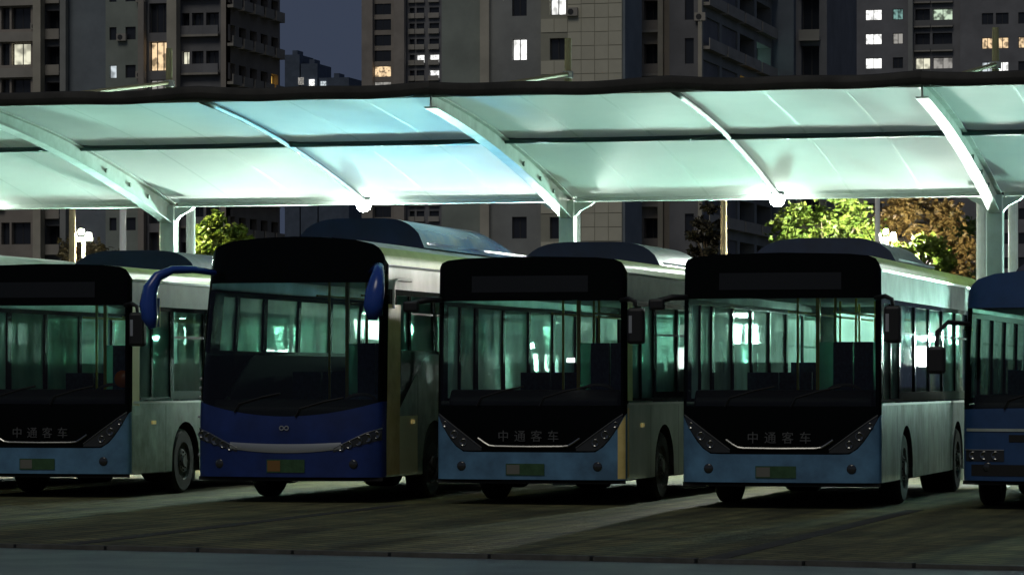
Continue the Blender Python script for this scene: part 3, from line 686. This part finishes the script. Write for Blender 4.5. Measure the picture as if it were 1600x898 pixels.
#       u, colour, strength, distance, cone, aim height over 13 m
UPL = [(-26.4, G1, 1.0, 60.2, 62, 2.9), (-23.0, G1, 1.6, 60.2, 62, 2.9), (-19.0, G2, .5, 57.4, 66, 4.4), (-17.6, G1, 1.0, 60.2, 58, 2.7), (-14.9, (.10, .55, 1.0), 1.25, 60.2, 26, 2.75),
       (-14.3, G2, .45, 57.4, 66, 4.6), (-11.5, G1, .9, 60.2, 62, 2.9), (-7.6, G2, .36, 57.4, 66, 4.4), (-5.4, G1, .62, 60.2, 62, 2.9), (-1.8, G1, 1.0, 60.2, 62, 2.9)]
UP_P = 11000.
M['fill_light'] = mat('fill_light_glass', (.9, .95, .9), .3, emit=(.80, 1.0, .90), estr=300)  # added glowing panels that brighten the ground and gaps behind the buses
for i, (u, col, k, vv, cone, aim) in enumerate(UPL):
    near = vv < 58
    lb = 'added sky blue uplight on a short post unseen behind the dark blue coach' if col[0] < .3 else 'added mint uplight on a short post unseen behind the bus row'
    t = thing('uplight', lb, 'lamp', (u, vv, .32 if near else 0), 'added uplights behind the bus row')
    MB().tube([(0, 0, -.32 if near else 0), (0, 0, 2.3)], .04, 8).build('post', M['steel_grey'], t)
    MB().box(-.16, .16, .0, .12, 2.3, 2.56).build('housing', M['lamp_house'], t, bevel=.02)
    lm = mat('fill_uplight_glass', col, .3, emit=col, estr=6); MB().box(-.13, .13, -.012, 0, 2.33, 2.53).build('lamp_lens', lm, t)
    MB().add([(-.25, -.04, 2.21), (.25, -.04, 2.21), (.25, .2, 1.84), (-.25, .2, 1.84), (-.25, .12, 2.24), (.25, .12, 2.24), (.25, .28, 1.9), (-.25, .28, 1.9)], [(4, 5, 6, 7), (0, 1, 5, 4), (1, 2, 6, 5), (2, 3, 7, 6), (3, 0, 4, 7)]).build('fill_light_housing', M['lamp_house'], t, bevel=.02)
    MB().add([(-.22, -.03, 2.17), (.22, -.03, 2.17), (.22, .0 + .16, 1.86), (-.22, .16, 1.86)], [(0, 1, 2, 3)]).build('fill_light_lens', M['fill_light'], t)
    b = MB(); b.add([(-.3, -.02, 2.36), (.3, -.02, 2.36), (.95, -1.0, 2.588), (-.95, -1.0, 2.588)], [(0, 1, 2, 3)]); b.build('visor', M['lamp_house'], t)  # added plate that keeps the beam off the bus sides
    ld = bpy.data.lights.new('fill_uplight_beam', 'SPOT'); ld.energy = UP_P * k; ld.color = col; ld.spot_size = R(cone); ld.spot_blend = 1.0; ld.shadow_soft_size = .15
    lo = bpy.data.objects.new('fill_uplight_beam', ld); COL.objects.link(lo); lo.parent = t; lo.location = (0, -.06, 2.43)
    d = Vector((0, -13.0, aim)); lo.rotation_euler = (-d).to_track_quat('Z', 'Y').to_euler()

# ------------------------------------------------------------------ towers
def wm(name, col, k=.75): return mat(name, col, .8, noise=tuple(x * k for x in col), nscale=.35, spec=.25)
M['t_brown'] = wm('tower_brown_render', (.42, .375, .33)); M['t_grey'] = wm('tower_grey_render', (.38, .39, .375)); M['t_blue'] = wm('tower_blue_grey_render', (.27, .31, .35))
M['t_green'] = wm('tower_green_grey_render', (.36, .40, .355)); M['t_tile'] = wm('tower_tile', (.72, .69, .55), .85); M['t_joint'] = wm('tower_joint', (.46, .45, .36))
M['t_light'] = wm('tower_pilaster_render', (.62, .58, .48)); M['t_dark'] = wm('tower_dark_render', (.27, .27, .285)); M['t_slab'] = wm('balcony_slab', (.48, .45, .40))  # t_dark is lifted in place of haze over the towers
M['t_far'] = wm('far_block_render', (.12, .15, .20)); M['t_frame'] = mat('window_frame_metal', (.07, .07, .07), .5, metal=.5); M['t_glass'] = mat('dark_window_glass', (.03, .035, .045), .15)  # t_glass likewise raised from black to paint in haze
M['t_rail'] = mat('balcony_rail', (.2, .2, .2), .5, metal=.4)
LIT = {'white': lit('lit_white', (1, 1, .97), 1.5, .6, 1.6), 'warm': lit('lit_warm', (1, .72, .42), 1.1, .75, 2.), 'amber': lit('lit_amber', (1, .58, .12), .9, .8, 2.5),
       'teal': lit('lit_teal', (.45, .85, .78), .45, .8, 1.5), 'green': lit('lit_green', (.8, 1, .75), .8, .8, 1.5), 'cream': lit('lit_cream', (1, .97, .75), .9, .6, 1.2), 'cool': lit('lit_cool', (.85, .95, 1), .8, .6, 1.5), 'dim': lit('lit_dim', (.75, .72, .66), .45, .6, 1.5)}
ZTOP_W = 38.0
_wc = {}
def window(root, fn, a0, a1, z0, z1, depth, litk=None, mull=1, key=None):
    """frame and pane set back in an opening; fn maps (a, z, d)"""
    w_, h = a1 - a0, z1 - z0
    p0, pa = Vector(fn(a0, z0, depth)), Vector(fn(a1, z0, depth))
    ex = (pa - p0).normalized(); nrm = (Vector(fn(a0, z0, 0)) - p0).normalized(); up = Vector((0, 0, 1))
    kk = (round(w_, 2), round(h, 2), mull, tuple(round(x, 3) for x in ex))
    if kk not in _wc:
        b = MB(); t = min(.07, w_ * .06)
        def bar(x0, x1, y0, y1):
            P = [ex * x + up * y + nrm * q for q in (.0, .06) for (x, y) in ((x0,y0),(x1,y0),(x1,y1),(x0,y1))]
            b.add(P, [(4,5,6,7), (0,1,5,4), (1,2,6,5), (2,3,7,6), (3,0,4,7)])
        bar(0, w_, 0, t); bar(0, w_, h - t, h); bar(0, t, t, h - t); bar(w_ - t, w_, t, h - t)
        for k in range(mull): x = w_ * (k + 1) / (mull + 1); bar(x - t/2, x + t/2, t, h - t)
        m1 = bpy.data.meshes.new('window'); m1.from_pydata(b.v, [], b.f); m1.materials.append(M['t_frame'])
        q = MB().quad(nrm * .02, ex * w_ + nrm * .02, ex * w_ + up * h + nrm * .02, up * h + nrm * .02)
        m2 = bpy.data.meshes.new('pane'); m2.from_pydata(q.v, [], q.f); m2.materials.append(M['t_glass'])
        _wc[kk] = (m1, m2)
    m1, m2 = _wc[kk]
    o = link('window', m1, None, root, loc=p0); p = link('pane', m2, None, o)
    if litk:
        p.material_slots[0].link = 'OBJECT'; p.material_slots[0].material = LIT[litk]
def section(root, px0, px1, V, m, cols=(), ref=88, h=34, storey=2.9, ztop=62, depth=14, lits={}, mull=1, rec=.22, balcony=None, panels=False, u01=None):
    u0, u1 = u01 or (su(px0, V), su(px1, V)); pm = (px0 + px1) / 2
    zc = sz(pm, ref, V); hm = sz(pm, ref - h / 2, V) - sz(pm, ref + h / 2, V)
    ZTOP_W = sz(pm, -60, V)
    ks = range(int(-(zc - 1.2 - hm/2) // storey) + 1, int((ZTOP_W - zc) // storey) + 1)
    fn = lambda a, z, d: (a, V + d, z)
    hs = []; todo = []
    for ci, (ca, cb) in enumerate(cols):
        a, b_ = su(ca, V), su(cb, V)
        for k in ks:
            z0 = zc + k * storey - hm / 2
            if z0 < .8: continue
            hs.append((a, b_, z0, z0 + hm)); todo.append((ci, k, a, b_, z0, z0 + hm))
    b = MB(); b.holes(u0, u1, 0, ztop, hs, fn, rec, back=False)
    b.quad((u0, V, 0), (u0, V + depth, 0), (u0, V + depth, ztop), (u0, V, ztop)); b.quad((u1, V, 0), (u1, V + depth, 0), (u1, V + depth, ztop), (u1, V, ztop))
    b.quad((u0, V, ztop), (u1, V, ztop), (u1, V + depth, ztop), (u0, V + depth, ztop)); b.quad((u0, V + depth, 0), (u1, V + depth, 0), (u1, V + depth, ztop), (u0, V + depth, ztop))
    wl = b.build('wall', m, root)
    for (ci, k, a, b_, z0, z1) in todo:
        window(wl, fn, a, b_, z0, z1, rec, lits.get((ci, k)), mull)
        if not balcony and storey > 2.7 and V < 300 and random.random() < .4:
            x0 = b_ + .12
            ao = MB().box(x0, x0 + .75, V - .36, V - .02, z0 - .1, z0 + .45).build('air_conditioner', M['t_slab'], wl)
            MB().lathe([(.2, 0), (.2, -.02), (.04, -.02), (.001, -.03)], 10, (x0 + .3, V - .36, z0 + .17), 'y').build('fan_grille', M['t_frame'], ao)
        if balcony:
            MB().box(a - .1, b_ + .1, V - .55, V + .02, z0 - .38, z0 - .22).build('balcony_slab', M['t_slab'], root)
            MB().box(a - .1, b_ + .1, V - .55, V - .5, z0 - .22, z0 + .45).build('balcony_parapet', M[balcony], root)
    if panels:
        pw = panels; nx = max(1, round((u1 - u0) / pw)); pw = (u1 - u0) / nx
        pme = MB().box(.02, pw - .02, -.05, .005, .02, pw - .02); me = bpy.data.meshes.new('cladding_panel'); me.from_pydata(pme.v, [], pme.f); me.materials.append(M['t_tile'])
        z = 9.0
        while z < 30:
            for i in range(nx):
                a = u0 + i * pw
                if any(a + pw > q[0] and a < q[1] and z + pw > q[2] and z < q[3] for q in hs): continue
                o = link('cladding_panel', me, None, wl, loc=(a, V, z + random.uniform(-.01, .01)))
            z += pw
    return wl
def pilaster(root, px0, px1, V, m, proud=.6, ztop=62):
    MB().box(su(px0, V), su(px1, V), V - proud, V + .1, 0, ztop).build('pilaster', m, root)
def flank(root, u, V, length, m, bays, zref, storey, lits={}, ztop=62, hm=1.9, rec=1.1):
    fn = lambda a, z, d: (u - d, V + a, z)
    hs = []; todo = []; bl = length / bays
    for i in range(bays):
        for k in range(-12, 14):
            z0 = zref + k * storey - hm / 2
            if z0 < 1 or z0 > ZTOP_W: continue
            q = (i * bl + .45, (i + 1) * bl - .45, z0, z0 + hm); hs.append(q); todo.append((i, k, *q))
    b = MB(); b.holes(0, length, 0, ztop, hs, fn, rec, back=False); wl = b.build('wall', m, root)
    for (i, k, a0, a1, z0, z1) in todo:
        window(wl, fn, a0, a1, z0, z1, rec, lits.get((i, k)), 2)
        MB().box(u - .02, u + .5, V + a0 - .2, V + a1 + .2, z0 - .42, z0 - .2).build('balcony_slab', M['t_slab'], root)
        MB().box(u + .44, u + .5, V + a0 - .2, V + a1 + .2, z0 - .2, z0 + .35).build('balcony_parapet', M['t_slab'], root)

V = 270
tA = thing('apartment_tower', 'apartment tower at the left edge with pale pilasters and one lit white window', 'building', (0, 0, 0))
section(tA, -260, 57, V, M['t_brown'], [(-230, -190), (-170, -130), (-110, -70), (-52, -8), (2, 15), (18, 48)], 88, 34, 2.9, lits={(5, 0): 'cream', (1, -2): 'warm'}, rec=.5)
for k in range(-3, 6):
    z = sz(20, 88, V) + k * 2.9; MB().box(su(-258, V), su(57, V), V - .35, V - .01, z - 1.75, z - 1.0).build('floor_band', M['t_slab'], tA)
pilaster(tA, 57, 69, V, M['t_light'], .8)
section(tA, 69, 97, V + .8, M['t_dark'], [(72, 94)], 92, 38, 2.9, balcony='t_slab', rec=.9)
pilaster(tA, 97, 106, V, M['t_grey'], .5)
section(tA, 106, 165, V + .5, M['t_blue'])
V = 256
tB = thing('apartment_tower', 'apartment tower with brown side wall left of the strip of sky, one window lit amber', 'building', (0, 0, 0))
section(tB, 165, 219, V, M['t_green'], [(171, 182), (196, 212)], 112, 20, 2.9, lits={(0, 0): 'cool'}, mull=0)
pilaster(tB, 219, 228, V, M['t_brown'], .5)
section(tB, 228, 266, V + .4, M['t_dark'], [(233, 263)], 88, 46, 2.9, lits={(0, 0): 'warm', (0, -1): 'dim'}, rec=.5, mull=2)
pilaster(tB, 266, 281, V, M['t_light'], .8)
section(tB, 281, 345, V + .9, M['t_dark'], [(284, 296), (300, 318), (322, 342)], 95, 30, 2.9, lits={(0, 0): 'cream'}, balcony='t_dark', rec=.5)
section(tB, 345, 353, V, M['t_brown'], depth=1)
flank(tB, su(353, V), V, 12.9, M['t_brown'], 5, sz(430, 128, V + 11), 2.9, lits={(4, 0): 'amber', (4, 4): 'dim'}, hm=1.25, rec=.5)
V = 560
tC = thing('apartment_tower', 'distant brown apartment tower right of the strip of sky with a few lit windows', 'building', (0, 0, 0))
section(tC, 565, 582, V, M['t_brown'], ztop=120)
section(tC, 582, 618, V + 1, M['t_brown'], [(585, 611)], 112, 17, 2.55, lits={(0, 0): 'warm', (0, -1): 'dim'}, ztop=120)
pilaster(tC, 618, 634, V, M['t_brown'], 1., 120)
section(tC, 634, 700, V + 1.4, M['t_dark'], [(640, 648), (651, 663), (671, 686)], 92, 13, 2.55, lits={(1, 0): 'white', (2, 0): 'white', (2, -1): 'white'}, ztop=120, rec=.4, balcony='t_slab', mull=0)
V = 232
tD = thing('apartment_tower', 'broad grey green apartment tower with tile cladding in the middle of the background', 'building', (0, 0, 0))
section(tD, 690, 752, V, M['t_green'], depth=5)
pilaster(tD, 752, 766, V, M['t_light'], .35)
section(tD, 766, 845, V + .1, M['t_grey'], [(800, 823)], 78, 34, 2.98, lits={(0, 0): 'white'}, rec=.3, depth=5)
section(tD, 845, 972, V - .3, M['t_joint'], [(859, 884)], 76, 34, 2.98, lits={(0, 1): 'white'}, panels=1.0, rec=.35, depth=5)
MB().box(su(972, V) + .01, su(972, V) + .25, V - .2, V + 4.9, 0, 62).build('side_wall', M['t_blue'], tD)
V = 240
tE = thing('apartment_tower', 'dark apartment tower with slanting rows of balconies along its side', 'building', (0, 0, 0))
section(tE, 1001, 1046, V + 1.2, M['t_brown'], [(1006, 1028)], 90, 42, 3.0, balcony='t_brown', rec=.8)
pilaster(tE, 1030, 1038, V + 1.2, M['t_light'], .5)
section(tE, 1046, 1094, V, M['t_dark'], [(1070, 1084)], 80, 40, 3.0, mull=0)
pilaster(tE, 1092, 1098, V, M['t_light'], .3)
uE = su(1097, V); flank(tE, uE, V, 26, M['t_grey'], 4, sz(1150, 70, V + 12), 3.0, lits={(3, 0): 'teal', (2, -1): 'amber'})
section(tE, 0, 0, V + 26, M['t_blue'], u01=(uE - .3, su(1240, V + 26)))
section(tE, 0, 0, V + 27, M['t_dark'], [(1252, 1280)], 60, 56, 3.6, u01=(su(1240, V + 26), su(1292, V + 27)), balcony='t_slab', rec=.8, lits={})
V = 420
tF = thing('apartment_tower', 'far dark apartment tower on the right with columns of white lit windows', 'building', (0, 0, 0))
fl = {(1, -1): 'white', (1, 0): 'white', (1, 1): 'white', (2, 1): 'teal', (2, 0): 'dim', (4, 1): 'green', (3, -1): 'cream', (4, -1): 'dim', (5, 0): 'warm', (6, 0): 'warm', (5, -1): 'cool', (6, -1): 'white', (7, 0): 'warm', (0, 0): 'dim', (0, -1): 'amber', (8, -1): 'white', (5, -7): 'cool', (9, 1): 'white'}
section(tF, 1270, 1420, V, M['t_dark'], [(1312, 1326), (1352, 1378), (1395, 1411)], 62, 17, 2.86, lits={k: v for k, v in fl.items() if k[0] < 3}, ztop=80)
pilaster(tF, 1420, 1427, V, M['t_grey'], .6, 80)
section(tF, 1427, 1500, V + .8, M['t_dark'], [(1430, 1453), (1457, 1488)], 64, 24, 2.86, lits={(k[0] - 3, k[1]): v for k, v in fl.items() if 3 <= k[0] < 5}, ztop=80, balcony='t_rail', rec=.6)
section(tF, 1500, 2500, V, M['t_dark'], [(1534, 1552), (1556, 1576), (1591, 1612), (1640, 1660), (1690, 1710)], 57, 18, 2.86, lits={(k[0] - 5, k[1]): v for k, v in fl.items() if k[0] >= 5}, ztop=80)  # runs on unseen to the right, added to darken reflections in bus windows
# far skyline in the gap
V = 1500
for (a, b_, top, lts, lb) in ((470, 496, 100, [(487, 130, 'white'), (470, 127, 'dim')], 'small far tower in the strip of sky with bright lights near its foot'), (498, 545, 122, [(505, 133, 'cool')], 'low far block in the strip of sky beside a small far tower'),
                              (445, 468, 86, [], 'slim far tower beside the left hand apartment tower')):
    t = thing('far_building', lb, 'building', (0, 0, 0))
    MB().box(su(a, V), su(b_, V), V, V + 20, 0, sz(a, top, V)).build('wall', M['t_far'], t)
    MB().box(su((a+b_)/2 - 4, V), su((a+b_)/2 + 4, V), V + 4, V + 12, sz(a, top, V), sz(a, top - 8, V)).build('roof_house', M['t_far'], t)
    for (px, py, k) in lts:
        u, _, z = survey(px, py, V - .4); MB().box(u - 1.2, u + 1.2, V - .5, V - .01, z - 1.6, z + 1.6).build('lit_window', LIT[k], t)

# ------------------------------------------------------------------ trees, poles and yard lamps behind the canopy
def leafmat(name, c1, c2):
    m = bpy.data.materials.new(name); m.use_nodes = True; N = m.node_tree.nodes; L = m.node_tree.links; b = N['Principled BSDF']
    tc = N.new('ShaderNodeTexCoord'); n = N.new('ShaderNodeTexNoise'); n.inputs['Scale'].default_value = 5; L.new(tc.outputs['Object'], n.inputs['Vector'])
    r = N.new('ShaderNodeValToRGB'); r.color_ramp.elements[0].position = .35; r.color_ramp.elements[1].position = .65; r.color_ramp.elements[0].color = (*c1, 1); r.color_ramp.elements[1].color = (*c2, 1)
    L.new(n.outputs[0], r.inputs[0]); L.new(r.outputs[0], b.inputs['Base Color']); b.inputs['Roughness'].default_value = .5
    t = N.new('ShaderNodeBsdfTranslucent'); L.new(r.outputs[0], t.inputs[0]); mx = N.new('ShaderNodeMixShader'); mx.inputs[0].default_value = .35
    L.new(b.outputs[0], mx.inputs[1]); L.new(t.outputs[0], mx.inputs[2]); L.new(mx.outputs[0], N['Material Output'].inputs[0]); return m
M['leaf_lime'] = leafmat('leaf_lime', (.07, .13, .015), (.15, .20, .03)); M['leaf_green'] = leafmat('leaf_green', (.03, .08, .012), (.10, .15, .03))
M['leaf_brown'] = leafmat('leaf_brown', (.15, .095, .025), (.26, .175, .05)); M['leaf_dim'] = leafmat('leaf_dim', (.022, .020, .012), (.05, .045, .022)); M['bark'] = mat('bark', (.10, .075, .05), .9, noise=(.05, .04, .03), nscale=6)  # leaf_dim is darkened to stand in for weaker lamplight
def tree(label, u, v, ztop, rx, rz_, m, leaf=.13, nclump=46, per=95, seed=1):
    rnd = random.Random(seed); t = thing('tree', label, 'tree', (u, v, 0), 'trees behind the canopy')
    zc = ztop - rz_
    b = MB(); b.tube([(0, 0, 0), (.05, .03, zc * .5), (-.03, 0, zc)], [.12, .09, .06], 8)
    for k in range(7):
        an = k * 2.4; q = rnd.uniform(.35, .75)
        b.tube([(0, 0, zc * (.55 + .05 * k)), (q * rx * .5 * math.cos(an), q * rx * .5 * math.sin(an), zc), (q * rx * math.cos(an), q * rx * math.sin(an), zc + rz_ * rnd.uniform(-.2, .6))], [.05, .03, .012], 6)
    b.build('trunk', M['bark'], t, smooth=True)
    vs, fs = [], []
    for k in range(nclump):
        th = rnd.uniform(0, 2*math.pi); cu = rnd.uniform(-1, 1); r = rnd.uniform(.45, 1.0) ** .6
        cx, cy_, cz_ = r * rx * math.sqrt(1-cu*cu) * math.cos(th), r * rx * math.sqrt(1-cu*cu) * math.sin(th), zc + r * rz_ * cu
        cr = rnd.uniform(.18, .34) * rx
        for j in range(per):
            g = [rnd.gauss(0, .5) for _ in range(3)]
            p = Vector((cx + g[0]*cr, cy_ + g[1]*cr, cz_ + g[2]*cr*.7))
            ax_ = Vector((rnd.gauss(0,1), rnd.gauss(0,1), rnd.gauss(-.3,.6))).normalized(); sd_ = ax_.cross(Vector((rnd.gauss(0,1), rnd.gauss(0,1), rnd.gauss(0,1)))).normalized()
            l, w_ = leaf * rnd.uniform(.7, 1.3), leaf * .42 * rnd.uniform(.7, 1.2); nn = ax_.cross(sd_) * leaf * .12
            i = len(vs); vs += [p, p + ax_*l*.5 + sd_*w_ + nn, p + ax_*l, p + ax_*l*.5 - sd_*w_ + nn]; fs.append((i, i+1, i+2, i+3))
    b = MB(); b.v = [tuple(q) for q in vs]; b.f = fs; b.build('crown', m, t)
def tr(label, px, ytop, v, wpx, hpx, m, **k):
    u = su(px, v); d = -u * math.sin(YAW) + v * math.cos(YAW); tree(label, u, v, sz(px, ytop, v), wpx / 2 * d / FOC, hpx / 2 * d / FOC, m, **k)
tr('bright yellow green tree beside the right hand floodlight', 1288, 292, 72, 165, 190, M['leaf_lime'], nclump=60, seed=2)
tr('lit brown leaved tree right of the slim white pole', 1432, 270, 76, 170, 230, M['leaf_brown'], nclump=60, seed=3)
tr('dark green tree just left of the right hand column', 1502, 330, 82, 110, 200, M['leaf_green'], nclump=44, seed=4)
tr('low green shrub tree in front of the brown leaved tree', 1440, 368, 69, 90, 90, M['leaf_lime'], nclump=30, seed=5)
tr('small bright yellow green tree above the left of the coach roof', 342, 333, 66, 84, 120, M['leaf_lime'], nclump=36, seed=6)
tr('dim bushy tree beside the yellowish pole in the middle', 1105, 318, 84, 60, 150, M['leaf_dim'], nclump=26, seed=9)
tr('brown leaved tree beside the thick white pole on the left', 150, 372, 74, 120, 80, M['leaf_dim'], nclump=30, seed=10)
def pole(label, px, v, r, ztop, m):
    u = su(px, v); t = thing('pole', label, 'pole', (u, v, 0), 'poles behind the buses')
    MB().tube([(0, 0, .12), (0, 0, ztop)], [r, r * .85], 12).build('shaft', m, t, smooth=True); MB().lathe([(r*2.2, 0), (r*2.2, .05), (r*1.3, .12), (r, .14)], 12, (0,0,0)).build('base_plate', M['steel_grey'], t)
    MB().lathe([(r*.85, 0), (r*.6, .04), (.001, .05)], 12, (0,0,ztop)).build('cap', M['steel_grey'], t)
M['pole_white'] = mat('white_pole_paint', (.8, .8, .78), .4); M['pole_yellow'] = mat('yellow_concrete', (.5, .44, .25), .8, noise=(.36, .3, .17), nscale=5)
pole('thick white pole left of the canopy column on the left', 192, 60, .07, 4.9, M['pole_white'])
pole('slim white pole between the green and the brown tree', 1371, 66, .055, 5.3, M['pole_white'])
pole('yellowish pole in front of the dark tower in the middle', 1131, 68, .075, 5.2, M['pole_yellow'])
pole('yellow lit post near the left edge', 113, 64, .075, 4.9, M['pole_yellow'])  # warm lamplight is also put into the yellow of this post
def yard_lamp(label, px, py, v, col, L, r=.10, n=3):
    u, _, z = survey(px, py, v); t = thing('yard_lamp', label, 'lamp', (u, v, 0), 'yard lamps behind the canopy')
    MB().tube([(0, .12, 0), (0, .12, z - .1)], .035, 8).build('post', M['steel_grey'], t)
    MB().box(-.2, .2, .08, .16, z - .12, z - .06).build('bracket', M['steel_grey'], t)
    m = mat('yard_lamp_glass', col, .3, emit=col, estr=L)
    for k in range(n):
        x = (k - (n-1)/2) * .15; zz = z + (.05 if k % 2 else -.02)
        b = MB(); b.lathe([(.001, -r*.6), (r*.5, -r*.52), (r*.6, 0), (r*.5, r*.52), (.001, r*.6)], 12, (x, 0, zz)); b.build('bulb', m, t, smooth=True)
yard_lamp('cluster of white bulbs at the foot of the slim white pole', 1384, 366, 69.6, (1, .96, .86), 13000, .075)
yard_lamp('cluster of warm bulbs on the post near the left edge', 127, 366, 64.6, (1, .86, .55), 13000, .075)
